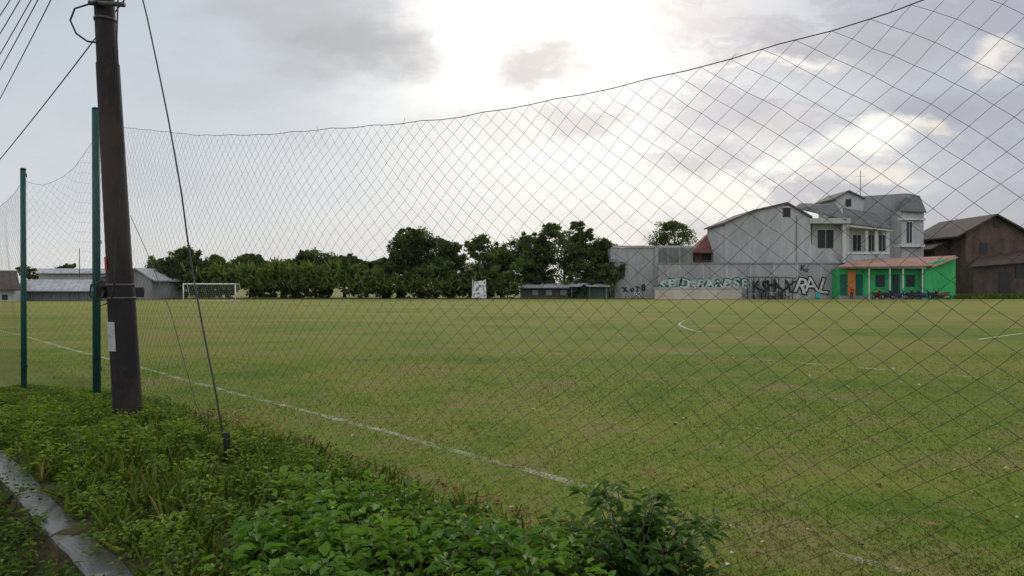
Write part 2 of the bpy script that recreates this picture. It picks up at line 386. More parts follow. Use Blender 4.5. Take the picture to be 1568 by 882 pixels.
p=bankpts(3400,-8,2.5,4.3,6.2); M=len(p)
C=np.stack([p[:,0],p[:,1],gh(p[:,0],p[:,1])+rng.random(M)*.04],1)
A=np.stack([rng.normal(0,1,M),rng.normal(0,1,M),rng.normal(0,.3,M)],1); L=rng.uniform(.02,.16,M)
v_,f_,s_=leafmesh(C,A,sph(M),L,np.where(L>.07,.006,L*.5),rng.random(M)*.75,True)
npmesh('leaf_litter',v_,f_,dead_m,shade=s_)
stem_m=metalmat('stem',(.06,.07,.03),(.09,.07,.04),.8)
sb=empty('leafy_shrub'); bx,by=.73,4.12; pp=[]
for i in range(66):
    az=random.random()*6.28; r=random.uniform(.05,.52); hh=random.uniform(.30,.74)*(1-.5*r)
    x1,y1=bx+math.cos(az)*r*1.1,by+math.sin(az)*r; z0=float(gh(np.array(bx),np.array(by)))
    pts=[(bx+math.cos(az)*.05,by+math.sin(az)*.05,z0),(bx+math.cos(az)*r*.6,by+math.sin(az)*r*.6,z0+hh*.6),(x1,y1,z0+hh)]
    tube('stem',pts,[.006,.005,.003],stem_m,sb,5)
    M=26; tt=rng.uniform(.2,1.02,M); a=rng.random(M)*6.28
    q=np.array([[np.interp(s,[0,.6,1],[pts[0][j],pts[1][j],pts[2][j]]) for j in range(3)] for s in tt])
    A=np.stack([np.cos(a),np.sin(a),.15+rng.normal(0,.3,M)],1); L=rng.uniform(.045,.10,M)
    pp.append(leafmesh(q+A*.03,A,np.stack([rng.normal(0,.3,M),rng.normal(0,.3,M),np.ones(M)],1),L,L*.5,.42+.3*(tt-.5)+rng.normal(0,.15,M),True,.2,.35))
v_,f_,s_=join(pp); npmesh('leaves',v_,f_,foliage('shrub_leaf',[(0,(.014,.034,.007)),(.5,(.045,.108,.015)),(1,(.11,.20,.028))],.35,.55,.2),sb,shade=s_)

# ------------------------------------------------------------ drain kerb
m,nt,out=newmat('wet_concrete')
n1=noise(nt,2.2,5,.7); n2=noise(nt,25,5,.7); n3=noise(nt,5,5,.75)
c=ramp(nt,n2,[(.3,(.06,.06,.053)),(.7,(.15,.145,.13))])
c=mixc(nt,mrange(nt,n3,.5,.62),c,(.035,.045,.02))
wet=mrange(nt,n1,.42,.50)
c=mixc(nt,math_(nt,'MULTIPLY',wet,.8),c,(.045,.047,.044))
principled(nt,out,c,mrange(nt,n1,.40,.50,.85,.10),bump=n2,bstr=.25,bdist=.01,spec=.5)
ts=np.linspace(5,-30,260); v=[];f=[]
for i,t in enumerate(ts):
    w0=1.47+.012*math.sin(t*5)+random.uniform(-.01,.01); w1=1.76+.02*math.sin(t*3.3)+random.uniform(-.012,.012)
    zt=.33+.006*math.sin(t*2.2)+random.uniform(-.002,.002)
    for dd,z in ((w0,-.1),(w0,zt-.014),(w0+.02,zt),(w1-.02,zt-.004),(w1,zt-.02),(w1,-.1)):
        a,b=XD(t,dd); v.append((a,b,z))
for i in range(len(ts)-1):
    for k in range(5): f.append((i*6+k,i*6+k+1,(i+1)*6+k+1,(i+1)*6+k))
pymesh('drain_kerb',v,f,m)

# ------------------------------------------------------------ utility pole
m,nt,out=newmat('pole_rust')
n1=noise(nt,1.5,5,.7,stretch=(1,1,.3)); n2=noise(nt,18,5,.75)
c=mixc(nt,mrange(nt,n1,.4,.62),(.018,.016,.016),(.038,.029,.026)); c=mixc(nt,math_(nt,'MULTIPLY',mrange(nt,n2,.55,.75),.4),c,(.075,.062,.052))
principled(nt,out,c,.8,bump=n2,bstr=.3,bdist=.01,spec=.12); polem=m
wire_m=metalmat('wire',(.015,.015,.017),(.03,.03,.03),.6)
steel_m=metalmat('galvanised',(.08,.08,.08),(.045,.04,.036),.65,.3)
pole=empty('utility_pole')
def polex(z): return -5.24-(z-.3)*.055
tube('shaft',[(polex(z),9.3,z) for z in (-.2,.3,.32,2.2,2.22,5,5.02,9.2)],[.188,.183,.18,.168,.158,.143,.131,.10],polem,pole,24)
poster,nt,out=newmat('paper_notice'); n=noise(nt,14,5,.7,stretch=(1,1,1)); principled(nt,out,mixc(nt,mrange(nt,n,.45,.7),(.34,.35,.36),(.20,.22,.24)),.9)
def curved(name,z0,z1,a0,a1,r,mat):
    v=[];f=[];K=8
    for i in range(K+1):
        a=a0+(a1-a0)*i/K
        for z in (z0,z1): v.append((polex(z)+r*math.cos(a),9.3+r*math.sin(a),z))
    for i in range(K): f.append((2*i,2*i+2,2*i+3,2*i+1))
    return pymesh(name,v,f,mat,pole)
zt=lambda py:H+(HZ-py)/F*9.12
curved('paper_notice',zt(538),zt(493),math.radians(-150),math.radians(-92),.184,poster)
red=stucco('red_sticker',(.35,.06,.04),.3); curved('sticker',zt(415),zt(393),math.radians(-150),math.radians(-118),.173,red)
for z in (2.0,1.82,5.6): tube('band',[(polex(z),9.3,z-.015),(polex(z),9.3,z+.015)],.176 if z<3 else .14,steel_m,pole,24)
boxw('bracket',(polex(1.95)-.2,9.2,1.9),(.10,.10,.16),polem,pole)
tube('hook',[(polex(1.9)-.16,9.15,2.05),(polex(1.9)-.28,9.1,2.0),(polex(1.9)-.30,9.1,1.86),(polex(1.9)-.2,9.1,1.78)],.014,wire_m,pole,6)
cab=[P(x,y,9.05) for x,y in ((182,0),(180,60),(184,150),(190,230),(183,300),(178,370),(176,430),(170,462),(150,470),(160,445))]
tube('cable_down',cab,.011,wire_m,pole,6)
tube('cable_loop',[P(x,y,9.1) for x,y in ((150,66),(135,64),(118,52),(109,32),(116,14),(135,8),(150,3))],.013,wire_m,pole,6)
tube('cross_bracket',[P(138,5,9.15),P(192,8,9.15)],.035,steel_m,pole,8)
ow=empty('overhead_wires')
for (a,b,Ya,Yb) in [((215,-30),(-160,430),9.3,30),((100,-40),(-120,360),10,30),((92,-60),(-140,340),10,30),((78,-50),(-140,300),10,30),((62,-50),(-140,260),10,30),((50,-50),(-140,210),10,30),((20,-40),(-140,190),10,30)]:
    pts=[]
    for i in range(25):
        s=i/24; Yc=1/((1-s)/Ya+s/Yb)
        sag=12*math.sin(s*math.pi)
        pts.append(P(a[0]+(b[0]-a[0])*s,a[1]+(b[1]-a[1])*s+sag,Yc))
    tube('wire',pts,.008 if a[0]<200 else .010,wire_m,ow,5)
gw=empty('guy_wire')
ys_=np.linspace(6.66,9.25,12)
path=[(347,705),(330,600),(314,520),(300,445),(288,370),(279,300),(268,235),(258,180),(247,125),(236,72),(226,25),(205,-60)]
pts=[P(x,y,float(yy_)) for (x,y),yy_ in zip(path,ys_)]
pts.append((polex(8.9),9.3,8.9))
tube('strand',pts,.010,wire_m,gw,6)
gz=float(gh(np.array(-2.79),np.array(6.66)))
tube('anchor_sleeve',[(pts[0][0],6.66,gz-.05),(pts[0][0],6.66,gz+.30)],[.035,.03],polem,gw,8)
tube('second_strand',[(pts[0][0]-.05,6.7,gz),P(300,620,7.0),P(262,480,7.8),P(225,385,8.8),P(200,330,9.2)],.004,wire_m,gw,5)

# ------------------------------------------------------------ ball-stop netting
post_m=metalmat('green_paint',(.005,.058,.050),(.008,.035,.031),.55,0,6)
net_m,nt,out=newmat('net_thread'); principled(nt,out,(.028,.045,.042),.8,spec=.1)
def post(x,y,h,r):
    e=empty('net_post')
    tube('shaft',[(x,y,-.3),(x,y,h)],r,post_m,e,14)
    tube('cap',[(x,y,h),(x,y,h+.03)],[r*1.1,r*.8],post_m,e,14)
    for z in (h-.1,h*.55,.6): tube('eye',[(x+r,y-.03,z),(x+r+.05,y-.05,z+.02),(x+r+.05,y-.05,z-.04)],.008,steel_m,e,5)
p1=(-7.0,11.5); p2=(-8.55,11.95); p3=(-14.2,17.6); pr=(7.2,-2.7)
post(*p1,2+(HZ-168)/F*11.5,.062); post(*p2,2+(HZ-260)/F*11.95,.045); post(*p3,4.4,.05); post(*pr,4.9,.062)
def netpanel(par,a,b,zt_s,zt_z,zb,rows,cell,r=.0014,bulge=.1):
    Ln=math.hypot(b[0]-a[0],b[1]-a[1]); nc=int(Ln/cell)
    i=np.arange(nc+1); j=np.arange(rows+1)
    I,J=np.meshgrid(i,j,indexing='ij'); s=I/nc; t=J/rows
    zt=np.interp(s,zt_s,zt_z)
    s2=s+ (.0065*vnoise(s*9,t*3,1.)+.0020*vnoise(s*26,t*9,1.))*np.sin(np.pi*s)
    dx,dy=(b[0]-a[0])/Ln,(b[1]-a[1])/Ln
    off=bulge*np.sin(np.pi*t)*vnoise(s*7,t*2,1.)+.02*vnoise(s*24,t*6,1.)*np.sin(np.pi*t)
    x=a[0]+(b[0]-a[0])*s2-dy*off; y=a[1]+(b[1]-a[1])*s2+dx*off
    tw=t-.035*np.sin(np.pi*t)+.020*np.sin(np.pi*t)*vnoise(s*6+2,t*2.5,1.)
    sc_=.010*np.abs(np.sin(I*math.pi/9))*t**3
    rnd=rng.normal(0,.0028,s.shape)
    z=zb+(zt-zb)*tw-sc_+(.005*vnoise(s*50,t*20,1.)+rnd)*(t<1)
    x=x+rng.normal(0,.002,s.shape)*dx; y=y+rng.normal(0,.002,s.shape)*dy
    Pn=np.stack([x,y,z],-1)
    e=[]
    ii,jj=np.meshgrid(np.arange(nc),np.arange(rows+1),indexing='ij')
    for dj in (1,-1):
        j2=jj+dj; k=((ii+jj)%2==0)&(j2>=0)&(j2<=rows)
        e.append((Pn[ii[k],jj[k]],Pn[ii[k]+1,j2[k]]))
    ii,jj=np.meshgrid(np.arange(1,nc+1),np.arange(rows+1),indexing='ij')
    for dj in (1,-1):
        j2=jj+dj; k=((ii+jj)%2==0)&(j2>=0)&(j2<=rows)
        e.append((Pn[ii[k],jj[k]],Pn[ii[k]-1,j2[k]]))
    A0=np.concatenate([q[0] for q in e]); A1=np.concatenate([q[1] for q in e])
    T=norm(A1-A0); U=norm(np.cross(T,np.array([[.3,.5,.81]]))); Wv=np.cross(T,U); n=len(A0)
    vs=[]
    for base in (A0,A1):
        for kk in range(3):
            th=2*math.pi*kk/3; vs.append(base+(U*math.cos(th)+Wv*math.sin(th))*r)
    v=np.stack(vs,1).reshape(-1,3); bb=np.arange(n)[:,None]*6
    f=np.concatenate([bb+np.array([[0,1,4,3]]),bb+np.array([[1,2,5,4]]),bb+np.array([[2,0,3,5]])])
    npmesh('mesh_panel',v,f,net_m,par)
    top=Pn[:,rows]; top=top[::3]
    tube('head_rope',[tuple(q) for q in top],.0028,net_m,par,5)
    for q in top[2::3]:
        hgt=random.uniform(.01,.05); tube('tie',[tuple(q),(q[0]+random.uniform(-.03,.03),q[1]+random.uniform(-.02,.02),q[2]+hgt)],.0012,net_m,par,3)
Ltot=math.hypot(pr[0]-p1[0],pr[1]-p1[1])
ss=[];zz=[]
for px,py in ((152,190),(190,195),(300,206),(400,206),(550,195),(700,180),(850,152),(1000,120),(1180,72),(1300,36),(1400,2),(1568,-62)):
    k=(px-784)/F; Yk=4.5/(1+k); ss.append(((k*Yk+7.0)**2+(Yk-11.5)**2)**.5/Ltot); zz.append(H+(HZ-py)/F*Yk)
ss=[0]+ss+[.85,1]; zz=[4.55]+zz+[3.7,4.7]
nets=empty('ball_stop_net')
xx=np.linspace(0,1,200); zi=np.interp(xx,ss,zz); ker=np.hanning(9); ker/=ker.sum(); zi=np.convolve(np.pad(zi,4,'edge'),ker,'valid')
netpanel(nets,p1,pr,xx,zi,.16,54,.076,.0010)
netpanel(nets,p2,p1,[0,.25,.5,.75,1],[3.83,3.72,3.8,4.05,4.5],.1,52,.076,.0010,.04)
netpanel(nets,p3,p2,[0,.3,.55,.8,.92,1],[4.2,3.6,3.5,3.6,3.7,3.85],.1,52,.076,.0010,.06)

# ------------------------------------------------------------ trees
bark=metalmat('bark',(.07,.055,.04),(.13,.11,.085),.9)
tree_m=foliage('tree_leaf',[(0,(.028,.046,.020)),(.35,(.055,.086,.030)),(.65,(.092,.135,.042)),(1,(.17,.21,.07))],.38,.65,.12)  # leaf tones lifted: distance haze put into the colour
def crown(cx,cy,cz,rx,ry,rz,nsub,nleaf,size,sh0=.4,flat=.6):
    dirs=sph(nsub); rr=rng.uniform(.35,1.05,nsub)[:,None]
    sc=np.array([cx,cy,cz])+dirs*rr*np.array([rx,ry,rz])
    sr=rng.uniform(.14,.36,nsub)*min(rx,rz)*1.15
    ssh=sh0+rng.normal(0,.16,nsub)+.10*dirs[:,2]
    pid=np.repeat(np.arange(nsub),nleaf); M=len(pid)
    q=sc[pid]+sph(M)*(rng.random(M)**.45)[:,None]*sr[pid][:,None]*np.array([1.25,1.25,flat+.1])
    L=rng.uniform(.6,1.3,M)*size
    return leafmesh(q,sph(M),sph(M),L,L*.6,ssh[pid]+rng.normal(0,.09,M),False,droop=.1),sc
def tree(px,top,wpx,Yd,base=458,bot=None,nsub=52,sh=.38,name='tree',nleaf=110,size=.35):
    sc_=Yd/F; x=(px-784)*sc_; zt=H+(HZ-top)*sc_; zb=max(H+(HZ-(bot or 440))*sc_,.8)
    cz=(zt+zb)/2; rz=(zt-zb)/2; rx=wpx*sc_/2
    e=empty(name)
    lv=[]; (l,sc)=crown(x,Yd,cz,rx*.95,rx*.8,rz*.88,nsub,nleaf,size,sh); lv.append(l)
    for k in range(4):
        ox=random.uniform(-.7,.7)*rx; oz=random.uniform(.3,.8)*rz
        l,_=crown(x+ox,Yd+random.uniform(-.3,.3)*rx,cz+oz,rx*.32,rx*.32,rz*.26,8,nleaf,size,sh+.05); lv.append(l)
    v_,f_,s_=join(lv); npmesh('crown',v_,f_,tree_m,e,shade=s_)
    tr=[(x,Yd,-.1),(x+random.uniform(-.2,.2),Yd,zb*.7),(x+random.uniform(-.4,.4),Yd,cz),(x,Yd,zt-rz*.4)]
    tube('trunk',tr,[.30,.22,.14,.05],bark,e,8)
    for q in sc[:12]:
        s=random.uniform(.35,.8); b=Vector(tr[1]).lerp(Vector(tr[2]),s)
        tube('limb',[b,b.lerp(Vector(q),.5)+Vector((0,0,.2)),Vector(q)],[.10,.06,.025],bark,e,5)
for a in [(618,352,58,101,None,425),(642,342,70,102,None,428),(668,360,60,103),(692,368,44,104),(735,360,58,101),(768,372,54,106),(806,348,76,104),(828,356,56,103),(862,336,86,103),(896,350,66,104),(932,364,44,104),
          (252,392,50,96),(283,378,70,99),(318,390,54,100),(348,402,40,104),(383,387,52,108),(420,400,56,108),(455,390,50,105),(484,378,72,106),(528,390,64,107),(562,398,56,108),(596,390,40,106)]:
    tree(a[0],a[1],a[2],a[3],bot=a[5] if len(a)>5 else None,sh=random.uniform(.25,.55))
tree(1030,331,68,128,bot=400,sh=.5,nsub=44)
for a in [(100,404,30,140),(45,405,40,140),(1390,385,30,125),(125,412,30,140)]: tree(a[0],a[1],a[2],a[3],bot=430,nsub=20,nleaf=70,sh=.5)
parts=[]
for i in range(340):
    px=rng.uniform(232,945); Yd=rng.uniform(97,104); top=416+9*math.sin(px*.045)+6*math.sin(px*.13)+rng.uniform(-14,16)
    zt=H+(HZ-top)*Yd/F; r=rng.uniform(.6,1.5); zc=rng.uniform(.4,max(zt-r*.6,.6)) if rng.random()<.5 else max(zt-r*.7,.5)
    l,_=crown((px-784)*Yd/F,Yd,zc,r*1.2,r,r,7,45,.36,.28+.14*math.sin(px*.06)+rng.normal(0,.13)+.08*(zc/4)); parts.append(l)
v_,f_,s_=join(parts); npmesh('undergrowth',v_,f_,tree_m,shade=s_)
n=3600
px=np.concatenate([rng.uniform(365,520,n//2),rng.uniform(225,800,n//2)]); Yd=rng.uniform(95.5,99,n)
zc=rng.uniform(.2,1,n)**.8*np.where(px<520,4.3,2.8)*(1+.25*vnoise(px,px*0,.06))
C=np.stack([(px-784)*Yd/F,Yd,zc],1); A=np.stack([rng.normal(0,.6,n),rng.normal(0,.6,n),rng.uniform(.2,1.1,n)],1); L=rng.uniform(.5,1.4,n)
v_,f_,s_=leafmesh(C,A,sph(n),L,L*.2,.42+rng.normal(0,.18,n)+(px<520)*.15,True,.15,.5)
npmesh('banana_plants',v_,f_,foliage('banana_leaf',[(0,(.04,.062,.018)),(.5,(.10,.15,.038)),(1,(.20,.24,.07))],.35,.6,.15),shade=s_)
n=7000; px=rng.uniform(150,1000,n); Yd=rng.uniform(92,95,n)
C=np.stack([(px-784)*Yd/F,Yd,np.zeros(n)],1); A=np.stack([rng.normal(0,.4,n),rng.normal(0,.4,n),np.ones(n)],1); L=rng.uniform(.06,.3,n)*(1+.5*vnoise(C[:,0],C[:,1],.4))
n2_=1800; px=rng.uniform(1440,1600,n2_); Yd=rng.uniform(95,98,n2_)
C2=np.stack([(px-784)*Yd/F,Yd,np.zeros(n2_)],1); A2=np.stack([rng.normal(0,.4,n2_),rng.normal(0,.4,n2_),np.ones(n2_)],1); L2=rng.uniform(.2,.9,n2_)
C=np.concatenate([C,C2]);A=np.concatenate([A,A2]);L=np.concatenate([L,L2]);n=len(L)
v_,f_,s_=leafmesh(C,A,sph(n),L,L*.25,.4+rng.normal(0,.2,n),False); npmesh('rough_grass',v_,f_,lawn_m,shade=s_)

# ------------------------------------------------------------ buildings
grey=stucco('grey_render',(.31,.315,.32),.3); white=stucco('white_render',(.48,.48,.48),.22); beige=stucco('beige_render',(.44,.40,.34),.2)
lgrey=stucco('light_render',(.38,.39,.40),.28); conc=stucco('bare_concrete',(.22,.22,.22),.35); brown=stucco('brick_brown',(.115,.08,.066),.4,1)
green=stucco('green_paint_wall',(.05,.36,.12),.25); orange=stucco('orange_paint',(.40,.17,.05),.1)
dgreen=stucco('dark_green_door',(.02,.11,.08),.3)
dark=metalmat('dark_opening',(.012,.013,.015),(.02,.02,.022),.4); frame=stucco('white_frame',(.5,.5,.5),.1)
def tile(name,c,c2,sc=3.5):
    m,nt,out=newmat(name); tc=nt.nodes.new('ShaderNodeTexCoord')
    w=nt.nodes.new('ShaderNodeTexWave'); w.bands_direction='X'; w.inputs['Scale'].default_value=sc; w.inputs['Distortion'].default_value=.3; nt.links.new(tc.outputs['Object'],w.inputs[0])
    n=noise(nt,.8,5,.7); col=mixc(nt,mrange(nt,n,.35,.65),c,c2); col=mixc(nt,math_(nt,'MULTIPLY',w.outputs['Fac'],.35),col,tuple(x*.4 for x in c))
    principled(nt,out,col,.8,bump=w.outputs['Fac'],bstr=.4,bdist=.05,spec=.2); return m
rt_grey=tile('grey_tile',(.13,.13,.135),(.08,.08,.08)); rt_red=tile('red_tile',(.20,.085,.07),(.12,.06,.05)); rt_pink=tile('pink_tile',(.40,.24,.19),(.28,.16,.13))
rt_tin=tile('tin_roof',(.34,.36,.39),(.24,.25,.27),2); rt_brown=tile('brown_tile',(.085,.06,.055),(.05,.04,.035))
def roof(name,pts,th,mat,par):
    v=[Vector(p) for p in pts]; v+= [p-Vector((0,0,th)) for p in v]
    return pymesh(name,v,[(0,1,2,3),(7,6,5,4),(0,4,5,1),(1,5,6,2),(2,6,7,3),(3,7,4,0)],mat,par)
def PW(px,py,Y0,Y):
    a=P(px,py,Y0); return (a[0],Y,a[2])
def window(par,x0,y0,x1,y1,Y,fr=None):
    fr=fr or frame
    rect('window_frame',x0-1.2,y0-1.2,x1+1.2,y1+1.2,Y-.05,.06,fr,par)
    rect('window_pane',x0,y0,x1,y1,Y-.09,.06,dark,par)
    rect('mullion',(x0+x1)/2-.3,y0,(x0+x1)/2+.3,y1,Y-.12,.04,fr,par)
h=empty('grey_two_storey_house')
prism('side_wall',[(1110,460),(1110,342),(1155,324),(1205,312),(1240,330),(1242,374),(1286,402),(1286,460)],99,9,lgrey,h)
def rslab(name,a,b,Y0,Y1,th,mat,par,over=.0):
    A0,B0=P(a[0],a[1],Y0),P(b[0],b[1],Y0)
    roof(name,[A0,B0,(B0[0],Y1,B0[2]),(A0[0],Y1,A0[2])],th,mat,par)
rslab('roof_left',(1107,341),(1155,321),98.6,108.4,.25,rt_grey,h); rslab('roof_mid',(1154,321),(1206,309),98.6,108.4,.25,rt_grey,h); rslab('roof_right',(1206,309),(1244,331),98.6,108.4,.25,rt_grey,h)
roof('hip_front',[P(1216,318,100),P(1296,336,98.7),P(1280,313,104),P(1225,311,104)],.12,rt_grey,h)
rect('gable_vent',1199,318,1210,332,98.93,.1,dark,h); rect('vent_frame',1197.5,316,1211.5,318,98.85,.16,frame,h)
rect('upper_wall',1243,341,1300,401,101,7,white,h)
rect('eave_a',1240,334,1302,342,98.8,9,lgrey,h)
prism('balcony_slope',[(1243,402),(1243,386),(1253,386),(1288,402)],99.3,.3,lgrey,h)
for x in (1290,): rect('column',x,342,x+5,402,99.4,.5,white,h)
window(h,1252,352,1276,380,101,frame)
rect('wing_wall',1300,350,1362,401,102,6,white,h)
roof('wing_roof',[P(1292,341,99.6),P(1366,350,99.6),P(1340,326,105),P(1290,318,105)],.15,rt_grey,h)
rect('eave_b',1292,342,1300,350,99.5,6,lgrey,h); prism('eave_c',[(1300,347),(1366,354),(1366,350),(1300,343)],99.7,6,frame,h)
for x in (1325,1340,1357): rect('column',x,353,x+4,402,100.2,.4,white,h)
for x0,x1 in ((1306,1318),(1330,1338),(1346,1355)): window(h,x0,360,x1,384,102,frame)
rect('balcony_rail',1290,386,1362,389,99.9,.15,frame,h)
rect('balcony_wall',1290,391,1362,403,99.95,.2,lgrey,h)
rect('lower_floor',1287,402,1410,460,101.5,6,lgrey,h)
tube('antenna',[P(1317,300,106),P(1317,262,106)],.05,steel_m,h,5); tube('antenna_arm',[P(1310,270,106),P(1324,270,106)],.03,steel_m,h,4)
rect('downpipe',1219,330,1220.3,455,98.9,.12,conc,h)
h=empty('tall_rear_house')
prism('gable',[(1279,330),(1279,304),(1300,293),(1322,303),(1322,330)],109,6,lgrey,h)
rslab('gable_roof_l',(1276,304),(1300,291),108.6,116,.2,rt_grey,h); rslab('gable_roof_r',(1300,291),(1325,303),108.6,116,.2,rt_grey,h)
rect('gable_window',1295,305,1303,316,108.9,.12,dark,h)
prism('upper_block',[(1312,345),(1312,301),(1388,296),(1400,305),(1400,345)],111,7,stucco('block_grey',(.26,.265,.27),.25),h)
rect('tower',1380,322,1414,400,108,5,lgrey,h)
roof('tower_roof',[P(1376,322,107.5),P(1418,324,107.5),P(1408,300,112),P(1390,296,112)],.2,rt_grey,h)
window(h,1388,340,1396,372,108); rect('balcony',1374,374,1416,378,107.2,1,frame,h); rect('cornice',1376,334,1417,337,107.6,.5,frame,h)
h=empty('concrete_annex')
prism('wall',[(941,460),(941,396),(935,396),(935,380),(1004,378),(1004,460)],100,8,grey,h)
rect('upper_block',1005,377,1061,403,103,5,conc,h); rect('parapet',938,376,1063,379,99.8,.3,lgrey,h)
for x in (1022,1040): rect('pier',x,379,x+1.5,403,102.9,.15,lgrey,h)
rect('corner_pier',1003,376,1008,460,99.7,.5,grey,h)
rect('opening',948,410,957,424,99.93,.1,dark,h)
rect('pillar',941,396,946,457,98.6,.4,conc,h)
rect('lean_to',935,396,946,401,98.5,1.6,conc,h)
h=empty('red_roof_house')
rect('wall',1064,384,1112,403,106,6,stucco('dull_red',(.18,.12,.11),.3),h)
roof('roof_front',[P(1058,386,105),P(1116,386,105),P(1112,354,109),P(1088,354,109)],.2,rt_red,h)
roof('roof_side',[P(1058,386,105),P(1088,354,109),P(1088,354,109.1),P(1050,386,112)],.2,rt_red,h)
rect('window',1075,389,1100,398,105.9,.1,dark,h)
wl=empty('graffiti_wall')
rect('wall',1008,404,1287,460,98,.25,grey,wl); rect('coping',1006,402,1288,404.5,97.92,.4,conc,wl)
for x in range(1040,1285,36): rect('pier',x,404.6,x+2,460,97.95,.1,lgrey,wl)
rect('low_beige_wall',1003,442,1136,461,96.3,.3,beige,wl); rect('low_cap',1002,440,1137,442,96.2,.5,lgrey,wl)
blackp=stucco('black_spray',(.03,.035,.035),.2,2); tealp=stucco('teal_spray',(.03,.15,.11),.4,2); whitep=stucco('white_spray',(.50,.52,.52),.25,1.5); mint=stucco('mint_spray',(.28,.42,.36),.4,1.2)
def letter(ch,px,py,hpx,Y,mat,off,sx,dy,rot,sh):
    cu=bpy.data.curves.new('graffiti_letter','FONT'); cu.body=ch; cu.size=hpx/F*Y/.7; cu.offset=off; cu.shear=sh; cu.resolution_u=3
    cu.materials.append(mat); o=link(bpy.data.objects.new('graffiti_letter',cu),wl); o.location=P(px,py,Y); o.location.y=Y-dy; o.rotation_euler=(math.radians(90),rot,0); o.scale=(sx,1,1)
def graf(txt,px,py,hpx,step,Y,mo,mi,fat,sx=1.1):
    for i,ch in enumerate(txt):
        r=random.uniform(-.22,.22); hp=hpx*random.uniform(.88,1.2); yy_=py+random.uniform(-1.2,1.2); sh=random.uniform(-.25,.35); x=px+i*step
        letter(ch,x,yy_,hp,Y,mo,fat,sx,.004+.002*(i%2),r,sh)
        if mi: letter(ch,x,yy_,hp,Y,mi,fat*.12,sx,.016+.002*(i%2),r,sh)
graf('SBDGRANBS8',1009,440,12,14,97.9,tealp,whitep,.17,1.3)
graf('GBSXG',1010,438,9,24,97.89,mint,None,.10,1.8)
graf('KSHAX',1152,446,15,11,97.9,blackp,None,.06,.9)
graf('sxko',1154,455,9,14,97.89,blackp,whitep,.09,1.1)
graf('RAL',1213,447,22,19,97.9,blackp,whitep,.20,1.05)
graf('xo78',955,446,9,9,99.9,blackp,None,.05,.9); graf('Kz',1225,415,7,8,97.9,blackp,None,.03,1); graf('sAB',958,456,8,10,99.9,blackp,whitep,.07,1.1)
sh_=empty('spectator_shelter')
for x in (1152,1170,1190,1211):
    for Y_ in (93.5,96):
        a=P(x,0,94); tube('post',[(a[0],Y_,0),(a[0],Y_,2.9)],.05,wire_m,sh_,6)
a0,a1=P(1148,0,94)[0],P(1215,0,94)[0]
roof('roof',[(a0,93,3.0),(a1,93,2.95),(a1,96.0,3.15),(a0,96.0,3.2)],.1,metalmat('old_tin',(.09,.09,.09),(.05,.05,.05),.6),sh_)
boxw('bench',((a0+a1)/2,93.9,.45),(5.2,.35,.06),wire_m,sh_)
for i in range(6): boxw('bench_leg',(a0+.6+i*.95,93.9,.21),(.06,.3,.42),wire_m,sh_)
boxw('table',((a0+a1)/2+.4,95,.75),(3.4,.7,.06),wire_m,sh_)
boxw('table_panel',((a0+a1)/2+.4,95,.36),(3.2,.5,.70),conc,sh_)
boxw('back_rail',((a0+a1)/2,96,1.0),(5.6,.05,.08),wire_m,sh_)
bn=empty('rubbish_drum'); a=P(1252,0,94); tube('drum',[(a[0],94,0),(a[0],94,.45),(a[0],94,.46),(a[0],94,1.0)],[.34,.36,.33,.32],stucco('teal_drum',(.05,.25,.23),.2,3),bn,12); tube('rim',[(a[0],94,1.0),(a[0],94,1.06)],.35,wire_m,bn,12)
h=empty('green_clubhouse')
rect('left_wall',1284,411,1331,460,96,6,green,h); rect('main_wall',1331,410,1415,460,96.3,6,green,h)
prism('side_wing',[(1415,460),(1415,405),(1463,394),(1463,460)],95.2,7,green,h)
roof('roof_front',[P(1282,408,94.6),P(1432,406,94.6),P(1464,391,99),P(1308,398,99)],.15,rt_pink,h)
roof('roof_gable_edge',[P(1428,408,94.4),P(1467,393,94.4),PW(1467,393,94.4,103),PW(1428,408,94.4,103)],.15,rt_pink,h)
rect('fascia',1282,408,1418,411,94.7,.1,conc,h)
rect('orange_panel',1298,414,1310,457,95.85,.1,orange,h); rect('door',1311,420,1321,458,95.8,.12,dgreen,h); rect('door2',1287,420,1296,458,95.8,.12,dgreen,h)
window(h,1342,422,1354,438,96.3,dgreen); window(h,1388,422,1400,438,96.3,dgreen); rect('doorway',1366,420,1378,458,96.15,.1,dgreen,h); rect('doorway_dark',1368,422,1376,458,96.08,.06,dark,h)
for x in (1330,1362,1382,1412): rect('verandah_post',x,411,x+1.6,458,94.8,.15,frame,h)
rect('plinth',1284,453,1415,461,95.2,.7,conc,h)
h=empty('brown_brick_house')
prism('front_gable',[(1478,452),(1478,354),(1527,330),(1590,362),(1590,452)],104,12,brown,h)
rslab('roof_l',(1466,361),(1527,327),103,117,.25,rt_brown,h); rslab('roof_r',(1527,327),(1600,367),103,117,.25,rt_brown,h)
prism('side_gable',[(1432,430),(1432,378),(1480,356),(1480,430)],108,8,brown,h); rslab('roof_side',(1424,381),(1482,352),107,117,.25,rt_brown,h)
prism('attic_opening',[(1521,348),(1533,348),(1533,340),(1527,337),(1521,340)],103.9,.12,dark,h)
prism('lean_to_wall',[(1490,458),(1490,405),(1600,398),(1600,458)],100,3,stucco('dark_shed',(.09,.07,.06),.4,1),h)
roof('lean_to_roof',[P(1484,408,99),P(1600,399,99),P(1600,378,104),P(1500,394,104)],.12,rt_brown,h)
window(h,1500,372,1512,388,104,brown); rect('shed_door',1530,416,1548,455,99.9,.12,dark,h); rect('shed_gap',1555,408,1600,425,99.9,.12,dark,h)
h=empty('radio_mast')
for dx in (-2,2): tube('leg',[P(1464+dx,372,150),P(1464+dx*.4,334,150)],.06,steel_m,h,4)
